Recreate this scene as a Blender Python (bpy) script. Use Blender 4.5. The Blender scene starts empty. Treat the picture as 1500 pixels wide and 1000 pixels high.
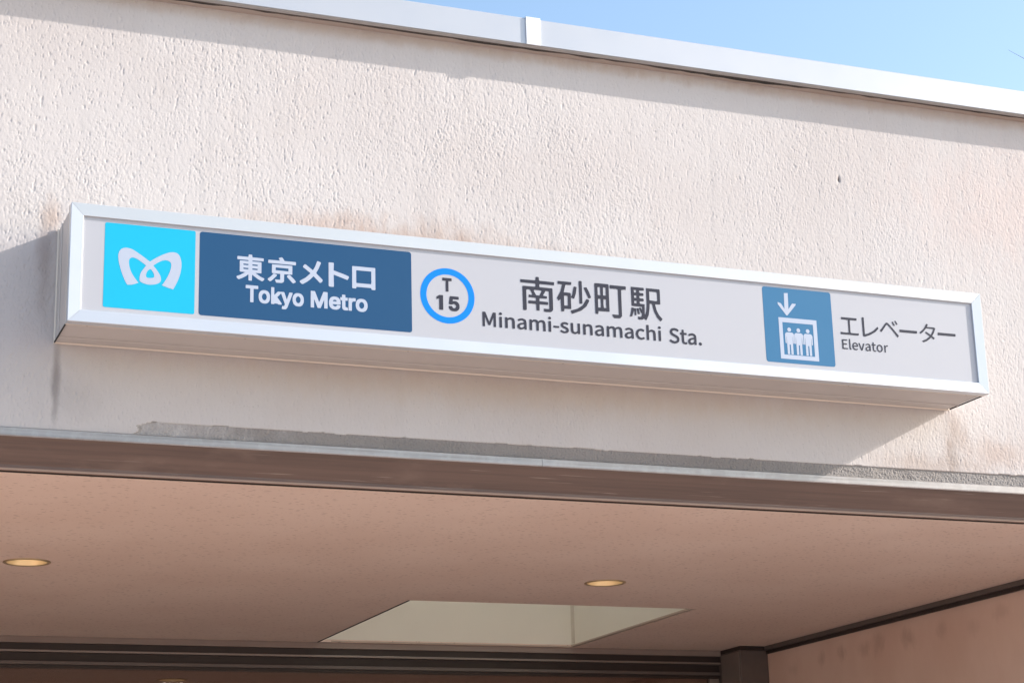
import bpy, math, random
import numpy as np
from mathutils import Matrix, Vector
from mathutils.geometry import tessellate_polygon

# ------------------------------------------------------------------ camera, light, exposure
scene = bpy.context.scene
C = bpy.data.collections.new('scene_objects'); scene.collection.children.link(C)
GZ = 4.3                                   # height of the sign's top edge above the ground
Y0 = 0.3503                                # wall plane (the sign's front is y = 0)

cam_d = bpy.data.cameras.new('camera'); cam = bpy.data.objects.new('camera', cam_d); C.objects.link(cam)
cam.matrix_world = Matrix((
    (0.9293421, -0.0763818, -0.3612326, -1.1592),
    (-0.3682081, -0.2641041, -0.8914437, -7.5522),
    (-0.0273129, 0.9614650, -0.2735674, -2.7529 + GZ),
    (0, 0, 0, 1)))
cam_d.sensor_width = 36.0; cam_d.lens = 36.0 * 2866.57 / 1500; cam_d.clip_start = 0.05; cam_d.clip_end = 3000
scene.camera = cam

SUN = Vector((4.0, -1.0, 2.0)).normalized()
world = bpy.data.worlds.new('World'); scene.world = world; world.use_nodes = True
wn = world.node_tree.nodes; wl = world.node_tree.links
sky = wn.new('ShaderNodeTexSky'); sky.sky_type = 'NISHITA'; sky.sun_disc = False
sky.sun_elevation = math.asin(SUN.z); sky.sun_rotation = math.atan2(SUN.x, SUN.y)
sky.air_density = 1.0; sky.dust_density = 1.6; sky.ozone_density = 0.5
wn['Background'].inputs['Strength'].default_value = 0.15
tint = wn.new('ShaderNodeMix'); tint.data_type = 'RGBA'; tint.blend_type = 'MULTIPLY'; tint.inputs[0].default_value = 1.0
tint.inputs[7].default_value = (.955, 1.02, 1.04, 1)
wl.new(sky.outputs[0], tint.inputs[6]); wl.new(tint.outputs[2], wn['Background'].inputs['Color'])
sd = bpy.data.lights.new('sun', 'SUN'); sd.energy = 4.0; sd.angle = math.radians(0.5); sd.color = (1.0, 0.91, 0.82)
so = bpy.data.objects.new('sun', sd); C.objects.link(so); so.rotation_euler = SUN.to_track_quat('Z', 'Y').to_euler()
so.location = (20, -8, 20)
vs = scene.view_settings
vs.view_transform = 'Standard'; vs.look = 'None'; vs.gamma = 1; vs.use_curve_mapping = False; vs.exposure = 0.97

# ------------------------------------------------------------------ helpers
def tag(o, label=None, cat=None, group=None, kind=None):
    for k, v in (('label', label), ('category', cat), ('group', group), ('kind', kind)):
        if v: o[k] = v
    return o

def thing(name, loc, label, cat, group=None):
    o = bpy.data.objects.new(name, None); C.objects.link(o); o.location = loc; o.empty_display_size = .2
    return tag(o, label, cat, group)

def world_loc(o):
    v = Vector(o.location)
    while o.parent: o = o.parent; v = v + Vector(o.location)
    return v

def build(name, verts, faces, m, parent=None, org=None, smooth=False):
    """Link one mesh object; verts are given in world coordinates (z counted from the sign's top edge)."""
    o0 = world_loc(parent) if parent else Vector(org if org else (0, 0, 0))
    me = bpy.data.meshes.new(name)
    me.from_pydata([(v[0] - o0.x, v[1] - o0.y, v[2] + GZ - o0.z) for v in verts], [], faces)
    me.materials.append(m)
    if smooth: me.polygons.foreach_set('use_smooth', [True] * len(me.polygons))
    me.update()
    o = bpy.data.objects.new(name, me); C.objects.link(o)
    if parent: o.parent = parent
    else: o.location = o0
    return o

class MB:
    def __init__(s): s.v = []; s.f = []
    def add(s, v, f):
        n = len(s.v); s.v += list(v); s.f += [tuple(i + n for i in t) for t in f]; return s
    def box(s, x0, x1, y0, y1, z0, z1, bev=0.0):
        if bev <= 0:
            v = [(x, y, z) for x in (x0, x1) for y in (y0, y1) for z in (z0, z1)]
            return s.add(v, [(0, 1, 3, 2), (4, 6, 7, 5), (0, 4, 5, 1), (2, 3, 7, 6), (0, 2, 6, 4), (1, 5, 7, 3)])
        # chamfered box: profile in yz swept, plus chamfered ends
        import bmesh
        bm = bmesh.new(); bmesh.ops.create_cube(bm, size=1)
        for q in bm.verts:
            q.co = (x0 + (q.co.x + .5) * (x1 - x0), y0 + (q.co.y + .5) * (y1 - y0), z0 + (q.co.z + .5) * (z1 - z0))
        bmesh.ops.bevel(bm, geom=bm.edges[:], offset=bev, segments=2, affect='EDGES', profile=.5)
        bm.verts.index_update()
        s.add([tuple(q.co) for q in bm.verts], [tuple(q.index for q in f.verts) for f in bm.faces]); bm.free(); return s
    def sweep(s, prof, x0, x1, n=1, cap=True, closed=True):
        """closed profile of (y, z) points swept along x"""
        k = len(prof); v = []; f = []
        for i in range(n + 1):
            x = x0 + (x1 - x0) * i / n
            v += [(x, p[0], p[1]) for p in prof]
        for i in range(n):
            for j in range(k if closed else k - 1):
                a = i * k + j; b = i * k + (j + 1) % k
                f.append((a, b, b + k, a + k))
        if cap and closed:
            f.append(tuple(range(k))[::-1]); f.append(tuple(n * k + j for j in range(k)))
        return s.add(v, f)
    def build(s, name, m, parent=None, org=None, smooth=False): return build(name, s.v, s.f, m, parent, org, smooth)

def flat(loops, y):
    """filled flat shape (first loop outer, others holes) on the plane y"""
    tri = tessellate_polygon([[Vector((p[0], p[1], 0)) for p in l] for l in loops])
    pts = [(p[0], y, p[1]) for l in loops for p in l]
    fs = []
    for t in tri:
        a, b, c = (Vector(pts[i]) for i in t)
        n = (b - a).cross(c - a)
        fs.append(tuple(t) if n.y < 0 else tuple(reversed(t)))
    return pts, fs

def smooth_loop(l, sub=4):
    out = []; n = len(l)
    for i in range(n):
        p0, p1, p2, p3 = (Vector(l[(i + k) % n]) for k in (-1, 0, 1, 2))
        for j in range(sub):
            t = j / sub
            # keep corners sharp
            d1 = (p1 - p0).normalized(); d2 = (p2 - p1).normalized(); d3 = (p3 - p2).normalized()
            m1 = (p2 - p0) * .5 if d1.dot(d2) > .6 else (p2 - p1)
            m2 = (p3 - p1) * .5 if d2.dot(d3) > .6 else (p2 - p1)
            h = (2*t**3 - 3*t**2 + 1) * p1 + (t**3 - 2*t**2 + t) * m1 + (-2*t**3 + 3*t**2) * p2 + (t**3 - t**2) * m2
            out.append((h.x, h.y))
    return out

def rrect(x0, x1, z0, z1, r, n=6):
    out = []
    for cx, cz, a0 in ((x1 - r, z1 - r, 0), (x0 + r, z1 - r, 90), (x0 + r, z0 + r, 180), (x1 - r, z0 + r, 270)):
        for i in range(n + 1):
            a = math.radians(a0 + 90 * i / n); out.append((cx + r * math.cos(a), cz + r * math.sin(a)))
    return out

def circ(cx, cz, r, n=64, rz=None):
    rz = rz or r
    return [(cx + r * math.cos(2 * math.pi * i / n), cz + rz * math.sin(2 * math.pi * i / n)) for i in range(n)]

# ------------------------------------------------------------------ materials
def new_mat(name):
    m = bpy.data.materials.new(name); m.use_nodes = True
    return m, m.node_tree.nodes, m.node_tree.links, m.node_tree.nodes['Principled BSDF']

def nd(N, t, **kw):
    n = N.new(t)
    for k, v in kw.items():
        if k.startswith('i_'): n.inputs[int(k[2:]) if k[2:].isdigit() else k[2:].replace('_', ' ')].default_value = v
        else: setattr(n, k, v)
    return n

def mathn(N, L, op, a, b=None, c=None, clamp=False):
    n = N.new('ShaderNodeMath'); n.operation = op; n.use_clamp = clamp
    for i, x in enumerate((a, b, c)):
        if x is None: continue
        if isinstance(x, (int, float)): n.inputs[i].default_value = x
        else: L.new(x, n.inputs[i])
    return n.outputs[0]

def mapped(N, L, scale=(1, 1, 1), loc=(0, 0, 0), rot=(0, 0, 0)):
    g = N.new('ShaderNodeNewGeometry'); mp = N.new('ShaderNodeMapping')
    L.new(g.outputs['Position'], mp.inputs['Vector'])
    mp.inputs['Scale'].default_value = scale; mp.inputs['Location'].default_value = loc; mp.inputs['Rotation'].default_value = rot
    return mp.outputs[0]

def noise(N, L, vec, scale, detail=4, rough=.55, dist=0.0):
    n = nd(N, 'ShaderNodeTexNoise', i_Scale=scale, i_Detail=detail, i_Roughness=rough, i_Distortion=dist)
    L.new(vec, n.inputs['Vector']); return n.outputs['Fac']

def ramp(N, L, fac, a, b, inter='EASE'):
    r = N.new('ShaderNodeMapRange'); r.interpolation_type = 'SMOOTHSTEP' if inter == 'EASE' else 'LINEAR'
    L.new(fac, r.inputs[0]); r.inputs[1].default_value = a; r.inputs[2].default_value = b
    return r.outputs[0]

def mix(N, L, fac, a, b):
    m = N.new('ShaderNodeMix'); m.data_type = 'RGBA'
    if isinstance(fac, (int, float)): m.inputs[0].default_value = fac
    else: L.new(fac, m.inputs[0])
    for i, x in ((6, a), (7, b)):
        if isinstance(x, (tuple, list)): m.inputs[i].default_value = (*x, 1)
        else: L.new(x, m.inputs[i])
    return m.outputs[2]

def bump(N, L, B, h, strength, dist):
    b = nd(N, 'ShaderNodeBump', i_Strength=strength, i_Distance=dist)
    L.new(h, b.inputs['Height'])
    L.new(b.outputs[0], B.inputs['Normal']); return b

def blob(N, L, cx, cz, rx, rz, warp=None, amt=0.0, axis=('X', 'Z')):
    """soft elliptical tint, for dirt and for painted bounce light, centred at world (cx, cz) on a wall"""
    g = N.new('ShaderNodeNewGeometry'); s = N.new('ShaderNodeSeparateXYZ'); L.new(g.outputs['Position'], s.inputs[0])
    dx = mathn(N, L, 'DIVIDE', mathn(N, L, 'SUBTRACT', s.outputs[axis[0]], cx), rx)
    dz = mathn(N, L, 'DIVIDE', mathn(N, L, 'SUBTRACT', s.outputs[axis[1]], cz), rz)
    d = mathn(N, L, 'SQRT', mathn(N, L, 'ADD', mathn(N, L, 'MULTIPLY', dx, dx), mathn(N, L, 'MULTIPLY', dz, dz)))
    if warp is not None: d = mathn(N, L, 'ADD', d, mathn(N, L, 'MULTIPLY', mathn(N, L, 'SUBTRACT', warp, .5), amt))
    return mathn(N, L, 'SUBTRACT', 1.0, ramp(N, L, d, 0.0, 1.0))

def stucco_mat(name, base, stains_and_bounce, fine=1.0):
    m, N, L, B = new_mat(name)
    P = mapped(N, L)
    big = noise(N, L, P, 1.1, 4); med = noise(N, L, P, 6, 5, .6)
    streak = noise(N, L, mapped(N, L, (9, 9, .9)), 1.0, 5, .6)
    col = mix(N, L, ramp(N, L, big, .35, .7), base, tuple(c * k for c, k in zip(base, (.95, .93, .92))))
    col = mix(N, L, mathn(N, L, 'MULTIPLY', ramp(N, L, streak, .5, .8), .25), col, tuple(c * .80 for c in base))
    col = mix(N, L, mathn(N, L, 'MULTIPLY', ramp(N, L, med, .5, .75), .18), col, (base[0]*.9, base[1]*.84, base[2]*.80))
    wv = noise(N, L, mapped(N, L, (14, 14, 7)), 1.0, 5, .65)
    for (cx, cz, rx, rz, c, k) in stains_and_bounce:
        col = mix(N, L, mathn(N, L, 'MULTIPLY', blob(N, L, cx, cz + GZ, rx, rz, wv, 1.3), k), col, c)
    dots = noise(N, L, P, 130, 2, .5)
    col = mix(N, L, mathn(N, L, 'MULTIPLY', ramp(N, L, dots, .68, .76), .35 * fine), col, tuple(c * .5 for c in base))
    L.new(col, B.inputs['Base Color']); B.inputs['Roughness'].default_value = .85
    B.inputs['Specular IOR Level'].default_value = .25
    h = noise(N, L, mapped(N, L, (1, 1, .6)), 240, 3, .6)
    bump(N, L, B, h, .35 * fine, .0015)
    return m

def plain(name, col, rough=.6, metal=0.0, spec=.5, var=.06, vscale=5, bmp=0.0, bscale=200, coat=0.0):
    m, N, L, B = new_mat(name)
    P = mapped(N, L)
    n1 = noise(N, L, P, vscale, 5, .6)
    L.new(mix(N, L, n1, tuple(c * (1 - var) for c in col), tuple(min(1, c * (1 + var)) for c in col)), B.inputs['Base Color'])
    B.inputs['Metallic'].default_value = metal; B.inputs['Specular IOR Level'].default_value = spec
    B.inputs['Coat Weight'].default_value = coat; B.inputs['Coat Roughness'].default_value = .08
    n2 = noise(N, L, P, vscale * 3, 4, .6)
    L.new(mathn(N, L, 'ADD', rough - .06, mathn(N, L, 'MULTIPLY', n2, .12)), B.inputs['Roughness'])
    if bmp: bump(N, L, B, noise(N, L, P, bscale, 3), bmp, .002)
    return m

WALL = (.545, .520, .520)
M = {}
M['stucco'] = stucco_mat('cream_stucco', WALL, [
    (1.62, .06, .72, .20, (.38, .27, .22), .75), (1.15, .10, .55, .14, (.42, .30, .25), .5), (2.3, .03, .8, .15, (.36, .26, .22), .65), (3.3, .03, .9, .07, (.45, .34, .28), .35),
    (-.03, .05, .07, .12, (.40, .28, .22), .5), (-.05, -.12, .05, .35, (.30, .24, .22), .5),
    (4.38, -.60, .10, .18, (.38, .30, .26), .55), (4.36, -.76, .05, .14, (.22, .18, .16), .55), (4.62, -.70, .35, .12, (.42, .31, .26), .5), (4.25, -.78, .5, .09, (.38, .30, .26), .5),
    (.015, -.66, .025, .24, (.22, .20, .20), .75), (.10, -.72, .14, .13, (.38, .36, .36), .35),
    (1.6, 1.08, 2.4, .05, (.42, .33, .28), .5), (4.0, 1.08, 2.0, .05, (.38, .29, .25), .45),  # thin brown under the coping: warm bounce light and stain in one tone
    (3.83, .655, .011, .03, (.12, .10, .09), .9), (2.2, -.55, 2.2, .14, (.50, .40, .32), .35), (5.0, .6, 1.2, .5, (.62, .48, .44), .35)])  # wide band under the sign paints warm bounce light into the wall colour
M['roof'] = stucco_mat('grey_roof_screed', (.25, .235, .23), [], 1.0)
M['mortar'] = stucco_mat('grey_mortar', (.27, .255, .25), [(.0, -.83, 1.1, .40, (.48, .46, .46), 1.0), (1.6, -.83, .5, .05, (.15, .14, .135), .3), (3.2, -.83, .7, .05, (.15, .14, .135), .3)], 2.5)
M['inner_wall'] = None

# ceiling board with small dark flecks
m, N, L, B = new_mat('flecked_ceiling_board')
P = mapped(N, L)
fl = nd(N, 'ShaderNodeTexVoronoi', i_Scale=31.0, i_Randomness=1.0); 
wp = N.new('ShaderNodeMixRGB') if False else None
L.new(mapped(N, L, (.55, 1.3, 1), rot=(0, 0, .5)), fl.inputs['Vector'])
keep = noise(N, L, P, 9, 4, .6)
fleck = mathn(N, L, 'MULTIPLY', mathn(N, L, 'SUBTRACT', 1.0, ramp(N, L, fl.outputs['Distance'], .09, .24)), ramp(N, L, keep, .32, .5))
fl2 = nd(N, 'ShaderNodeTexVoronoi', i_Scale=55.0); L.new(mapped(N, L, (.6, 1.2, 1), rot=(0, 0, -.7)), fl2.inputs['Vector'])
fleck2 = mathn(N, L, 'MULTIPLY', mathn(N, L, 'SUBTRACT', 1.0, ramp(N, L, fl2.outputs['Distance'], .08, .26)), ramp(N, L, noise(N, L, P, 30, 3), .44, .58))
cb = mix(N, L, ramp(N, L, noise(N, L, P, 1.3, 4), .3, .7), (.80, .66, .58), (.76, .61, .53))
cb = mix(N, L, mathn(N, L, 'MULTIPLY', fleck2, .6), cb, (.36, .26, .22))
cb = mix(N, L, mathn(N, L, 'MULTIPLY', fleck, .6), cb, (.30, .20, .17))
L.new(cb, B.inputs['Base Color']); B.inputs['Roughness'].default_value = .9; B.inputs['Specular IOR Level'].default_value = .2
bump(N, L, B, mathn(N, L, 'SUBTRACT', noise(N, L, P, 60, 4), fleck), .3, .003)
M['ceiling'] = m

# inner side wall with damp marks
m, N, L, B = new_mat('beige_inner_wall')
P = mapped(N, L); wv = noise(N, L, mapped(N, L, (20, 20, 10)), 1.0, 4, .6)
c = mix(N, L, ramp(N, L, noise(N, L, mapped(N, L, (2, 2, 1)), 1.2, 5), .3, .7), (.80, .61, .52), (.74, .54, .45))
for (y, z, ry, rz, k) in ((4.42, -1.205, .05, .045, .45), (4.15, -1.20, .06, .05, .5), (3.86, -1.20, .08, .045, .4), (3.68, -1.20, .10, .07, .45), (3.32, -1.20, .09, .065, .55), (2.93, -1.20, .07, .055, .35), (4.8, -1.23, .08, .04, .25), (2.6, -1.22, .08, .05, .2), (2.3, -1.17, .1, .05, .25)):
    c = mix(N, L, mathn(N, L, 'MULTIPLY', blob(N, L, y, z + GZ, ry * 1.3, rz * 1.6, wv, 1.6, ('Y', 'Z')), k * .75), c, (.38, .23, .17))
L.new(c, B.inputs['Base Color']); B.inputs['Roughness'].default_value = .75
bump(N, L, B, noise(N, L, P, 45, 4), .15, .002)
M['inner_wall'] = m

M['coping'] = plain('white_coping_metal', (.50, .52, .56), .38, .35, .5, .03, 2)
M['cover'] = plain('joint_cover_metal', (.80, .81, .83), .34, .25, .5, .02, 2)
M['coping_dark'] = plain('grey_coping_underside', (.36, .34, .33), .6, .0, .4, .1, 8)
M['seal'] = plain('black_seal_and_gap', (.03, .026, .024), .7, 0, .3, .2, 20)
M['soffit'] = stucco_mat('warm_brown_soffit', (.40, .33, .29), [], .5)  # warm brown base for the soffit behind the coping return
M['frame'] = plain('silver_white_frame_metal', (.60, .62, .655), .33, .45, .5, .06, 1.6)
M['housing'] = plain('white_housing_metal', (.52, .49, .475), .5, .1, .4, .06, 4)
M['face'] = plain('white_acrylic', (.435, .45, .50), .45, 0, .3, .02, 2)
M['cyan'] = plain('cyan_film', (.014, .43, .66), .4, 0, .15, .02, 2)
M['navy'] = plain('navy_film', (.020, .080, .185), .4, 0, .15, .03, 2)
M['steel_blue'] = plain('steel_blue_film', (.048, .172, .33), .4, 0, .15, .03, 2)
M['ring_blue'] = plain('sky_blue_film', (.005, .22, .74), .4, 0, .15, .02, 2)
M['letter_white'] = plain('pale_film', (.42, .48, .60), .4, 0, .3, .01, 2)
M['letter_dark'] = plain('charcoal_film', (.042, .044, .062), .4, 0, .15, .03, 2)
M['housing_edge'] = plain('pale_trim_edge', (.72, .64, .56), .4, .2, .5, .03, 5)

# stainless trim along the wall foot
m, N, L, B = new_mat('brushed_stainless')
P = mapped(N, L)
st = noise(N, L, mapped(N, L, (1.2, 30, 60)), 1.0, 5, .65); wt = noise(N, L, P, 7, 6, .7)
c = mix(N, L, ramp(N, L, st, .35, .75), (.40, .37, .365), (.27, .25, .24))
c = mix(N, L, mathn(N, L, 'MULTIPLY', ramp(N, L, noise(N, L, mapped(N, L, (18, 18, 18)), 1.0, 6, .7), .45, .65), .22), c, (.56, .54, .54))
L.new(c, B.inputs['Base Color'])
B.inputs['Metallic'].default_value = .6
L.new(mathn(N, L, 'ADD', .26, mathn(N, L, 'MULTIPLY', wt, .22)), B.inputs['Roughness'])
bump(N, L, B, noise(N, L, mapped(N, L, (2, 14, 14)), 1.0, 3), .12, .01)
M['stainless'] = m

m, N, L, B = new_mat('brown_reflection_fascia')  # brown base paints dark reflections into the stainless bevel; streaks are weathering
P = mapped(N, L)
lng = noise(N, L, mapped(N, L, (.8, 12, 40)), 1.0, 5, .6); pat = noise(N, L, mapped(N, L, (2.2, 6, 6)), 1.0, 5, .6); scr = noise(N, L, mapped(N, L, (2.5, 60, 160)), 1.0, 3, .5)
c = mix(N, L, ramp(N, L, lng, .3, .7), (.16, .108, .092), (.115, .080, .070))
c = mix(N, L, mathn(N, L, 'MULTIPLY', ramp(N, L, pat, .55, .75), .5), c, (.23, .165, .14))
c = mix(N, L, mathn(N, L, 'MULTIPLY', ramp(N, L, scr, .66, .74), .6), c, (.38, .31, .27))
L.new(c, B.inputs['Base Color']); B.inputs['Metallic'].default_value = .25
L.new(mathn(N, L, 'ADD', .25, mathn(N, L, 'MULTIPLY', pat, .25)), B.inputs['Roughness'])
M['fascia'] = m
M['lip'] = plain('pale_brown_lip', (.38, .28, .235), .5, .1, .5, .10, 5)
M['dark_frame'] = plain('dark_bronze_metal', (.045, .036, .033), .42, .3, .5, .15, 12)
M['mid_frame'] = plain('grey_bronze_metal', (.15, .13, .122), .45, .3, .5, .12, 12)
M['light_edge'] = plain('pale_metal_edge', (.30, .26, .24), .4, .5, .5, .1, 12)
M['recess'] = plain('pale_green_grey_paint', (.80, .78, .70), .8, 0, .3, .05, 2, .1, 60)
M['recess_lip'] = plain('beige_board_edge', (.48, .40, .34), .8, 0, .3, .05, 6)
m, N, L, B = new_mat('milky_skylight_acrylic')
out = N['Material Output']; N.remove(B)
tl = nd(N, 'ShaderNodeBsdfTranslucent'); tl.inputs[0].default_value = (.85, .83, .78, 1)
L.new(tl.outputs[0], out.inputs['Surface']); M['milky'] = m
M['corner_shade'] = plain('shaded_recess_beige', (.64, .60, .52), .8, 0, .3, .05, 6)  # darker beige that paints the shade of the recess corner
M['reflector'] = plain('gold_reflector', (.90, .72, .45), .3, .3, .5, .05, 20)
M['header_beige'] = plain('dull_beige_header', (.30, .245, .22), .7, 0, .3, .12, 6)
M['ring'] = plain('brass_tinted_ring', (.55, .42, .26), .4, .5, .5, .05, 20)

m, N, L, B = new_mat('lit_lamp_diffuser')
B.inputs['Base Color'].default_value = (.8, .7, .5, 1)
B.inputs['Emission Color'].default_value = (1.0, .78, .44, 1)
L.new(mathn(N, L, 'ADD', .62, mathn(N, L, 'MULTIPLY', noise(N, L, mapped(N, L), 14, 2), .26)), B.inputs['Emission Strength'])
M['lamp'] = m

# thin tinted glass
m, N, L, B = new_mat('tinted_glass')
out = N['Material Output']; N.remove(B)
tr = nd(N, 'ShaderNodeBsdfTransparent'); tr.inputs[0].default_value = (.66, .64, .64, 1)
gl = nd(N, 'ShaderNodeBsdfGlossy'); gl.inputs['Roughness'].default_value = .02
fr = nd(N, 'ShaderNodeFresnel', i_IOR=1.6); mx = nd(N, 'ShaderNodeMixShader')
L.new(fr.outputs[0], mx.inputs[0]); L.new(tr.outputs[0], mx.inputs[1]); L.new(gl.outputs[0], mx.inputs[2]); L.new(mx.outputs[0], out.inputs['Surface'])
M['glass'] = m

m, N, L, B = new_mat('warm_paving')
P = mapped(N, L)
br = nd(N, 'ShaderNodeTexBrick', i_Scale=3.3); L.new(P, br.inputs['Vector'])
br.inputs['Color1'].default_value = (.52, .42, .365, 1); br.inputs['Color2'].default_value = (.47, .38, .33, 1); br.inputs['Mortar'].default_value = (.34, .26, .22, 1)
L.new(mix(N, L, mathn(N, L, 'MULTIPLY', noise(N, L, P, .7, 5), .5), br.outputs[0], (.44, .35, .305)), B.inputs['Base Color'])
B.inputs['Roughness'].default_value = .9
M['ground'] = m
M['bark'] = plain('grey_bark', (.10, .08, .06), .9, 0, .2, .3, 12, .6, 30)

# ------------------------------------------------------------------ setting: ground
gv = [(-300, -300, -GZ), (300, -300, -GZ), (300, 300, -GZ), (-300, 300, -GZ)]
tag(build('ground', gv, [(0, 1, 2, 3)], M['ground']), 'warm beige paving in front of and inside the entrance', None, None, 'structure')

# ------------------------------------------------------------------ the station building
ZC = -1.02          # entrance ceiling
YH = 5.495          # plane of the door header
XR = 5.955          # inner face of the right side wall
ZT = 1.112          # underside of the coping
bld = thing('station_entrance', (2.2, Y0, 0.0), 'cream stucco flat roofed station entrance building that carries the long sign', 'building')

HXA, HXB, HYA, HYB = 2.579, 4.569, 3.490, 5.499
# stucco skin with real relief ------------------------------------------------
rng = np.random.default_rng(5)
SX0, SX1, SZ0, SZ1, ST = -.9, 6.3, -.866, ZT + .01, .0034
nx = int(round((SX1 - SX0) / ST)) + 1; nz = int(round((SZ1 - SZ0) / ST)) + 1
xs = np.linspace(SX0, SX1, nx); zs = np.linspace(SZ0, SZ1, nz)
def field(lx, lz, tilt=0.0, seed=0):
    r = np.random.default_rng(seed).standard_normal((nz, nx))
    fx = np.fft.fftfreq(nx, ST)[None, :]; fz = np.fft.fftfreq(nz, ST)[:, None]
    u = fx + tilt * fz
    F = np.exp(-(u * lx * math.pi) ** 2 * .5 - (fz * lz * math.pi) ** 2 * .5)
    h = np.fft.ifft2(np.fft.fft2(r) * F).real
    return h / h.std()
f1 = field(.0038, .0100, .10, 1); f2 = field(.0044, .0100, -.12, 2); f3 = field(.30, .35, 0, 3); f4 = field(.05, .09, 0, 4)
XX0 = np.broadcast_to(xs[None, :], (nz, nx)); ZZ = np.broadcast_to(zs[:, None], (nz, nx))
rid = -1.1 * np.exp(-(f1 / .42) ** 2) * (.5 + .5 * np.tanh(1.5 * f4 + .3)) * 1.5 + .5 * np.tanh(1.2 * f2) - 1.2 * np.exp(-((f2 + 2.0) / .5) ** 2)       # ropey worm-like ridges with narrow valleys
fp = field(.0042, .0150, .10, 7); pit = np.exp(-((fp + 2.1) / .38) ** 2) + np.exp(-((fp - 2.2) / .3) ** 2) * .8
vr = sum(np.exp(-((XX0 - c_ - .01 * np.sin(ZZ * 7 + c_)) / w_) ** 2) * k_ for c_, w_, k_ in ((.62, .012, .0012), (.75, .02, -.0008), (1.05, .015, .0006), (2.3, .02, .0009), (3.1, .012, -.0008), (3.86, .01, .0007), (1.7, .018, .0007)))
amp = .00047 * (1 + .22 * f3).clip(.4, 1.6)
H = rid * amp - pit * .0020 * np.interp(XX0, [0, 2.5, 5], [1, .8, .6]) + f4 * .00018 + f3 * .0004
XX, ZZ = np.meshgrid(xs, zs)
YY = Y0 - H - vr * .55 * (.6 + .4 * np.tanh(f4))
# smoother, older plaster right under the coping, and rag edge above the mortar strip
edge = -.806 + .0012 * np.interp(xs, xs, field(.05, .3, 0, 9)[0])
cut = (ZZ < edge[None, :]) & (XX > .37 + .25 * np.interp(ZZ, [-.866, -.84, -.825, -.806], [-.12, .02, -.03, .22]) + .012 * np.sin(ZZ * 900))
YY = np.where(cut, Y0 + .03, YY)
# a pock mark
YY += .012 * np.exp(-(((XX - 3.83) / .006) ** 2 + ((ZZ - .655) / .013) ** 2))
me = bpy.data.meshes.new('stucco_face')
o0 = world_loc(bld)
co = np.stack([XX - o0.x, YY - o0.y, ZZ + GZ - o0.z], -1).reshape(-1, 3).astype(np.float32)
i = np.arange(nx * nz).reshape(nz, nx)
q = np.stack([i[:-1, :-1], i[:-1, 1:], i[1:, 1:], i[1:, :-1]], -1).reshape(-1).astype(np.int32)
nf = len(q) // 4
me.vertices.add(nx * nz); me.vertices.foreach_set('co', co.ravel())
me.loops.add(nf * 4); me.loops.foreach_set('vertex_index', q)
me.polygons.add(nf); me.polygons.foreach_set('loop_start', np.arange(0, nf * 4, 4, dtype=np.int32))
me.polygons.foreach_set('use_smooth', np.ones(nf, dtype=bool))
me.update(calc_edges=True); me.materials.append(M['stucco'])
sk = bpy.data.objects.new('stucco_face', me); C.objects.link(sk); sk.parent = bld

# body of the facade behind and around the skin
b = MB()
b.box(SX0, SX1, Y0 + .035, Y0 + .30, -.90, ZT)                 # core behind the skin
b.box(-4.5, SX0, Y0, Y0 + .30, -.90, ZT)                        # left continuation
b.box(SX1, 9.5, Y0, Y0 + .30, -.90, ZT)                         # right continuation
b.box(XR + .25, 9.5, Y0 + .002, Y0 + .30, -GZ, -.901)           # right pier
b.box(-4.5, -3.2, Y0 + .002, Y0 + .30, -GZ, -.901)              # left pier
b.build('facade_wall', M['stucco'], bld)
MB().box(-4.5, -4.3, Y0 + .301, 11.5, -GZ, ZT).box(9.3, 9.5, Y0 + .301, 11.5, -GZ, ZT).box(-4.299, 9.299, 11.3, 11.5, -GZ, ZT).build('outer_wall', M['stucco'], bld)
MB().box(-4.29, HXA, Y0 + .31, 11.29, ZT - .2, ZT - .02).box(HXB, 9.29, Y0 + .31, 11.29, ZT - .2, ZT - .02).box(HXA, HXB, Y0 + .31, HYA, ZT - .2, ZT - .02).box(HXA, HXB, HYB, 11.29, ZT - .2, ZT - .02).build('roof_slab', M['roof'], bld)

b = MB(); b.box(.10, 9.4, Y0 + .0095, Y0 + .028, -.866, -.8045)
mx_ = np.arange(.10, 6.6, .004); mz_ = np.linspace(-.866, -.8045, 17); mr = np.random.default_rng(8)
hh = mr.standard_normal((len(mz_), len(mx_)))
hh = (hh + np.roll(hh, 1, 1) + np.roll(hh, 1, 0) + np.roll(np.roll(hh, 1, 0), 1, 1)) / 2
lo = np.interp(mx_, np.linspace(0, 7, 120), mr.standard_normal(120))
my_ = Y0 + .0045 - hh * .0007 - lo[None, :] * .0009
vv = [(float(x_), float(my_[k, q_]), float(z_)) for k, z_ in enumerate(mz_) for q_, x_ in enumerate(mx_)]
nn = len(mx_)
b.add(vv, [(k * nn + q_, k * nn + q_ + 1, (k + 1) * nn + q_ + 1, (k + 1) * nn + q_) for k in range(len(mz_) - 1) for q_ in range(nn - 1)])
b.build('mortar_strip', M['mortar'], bld)

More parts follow.
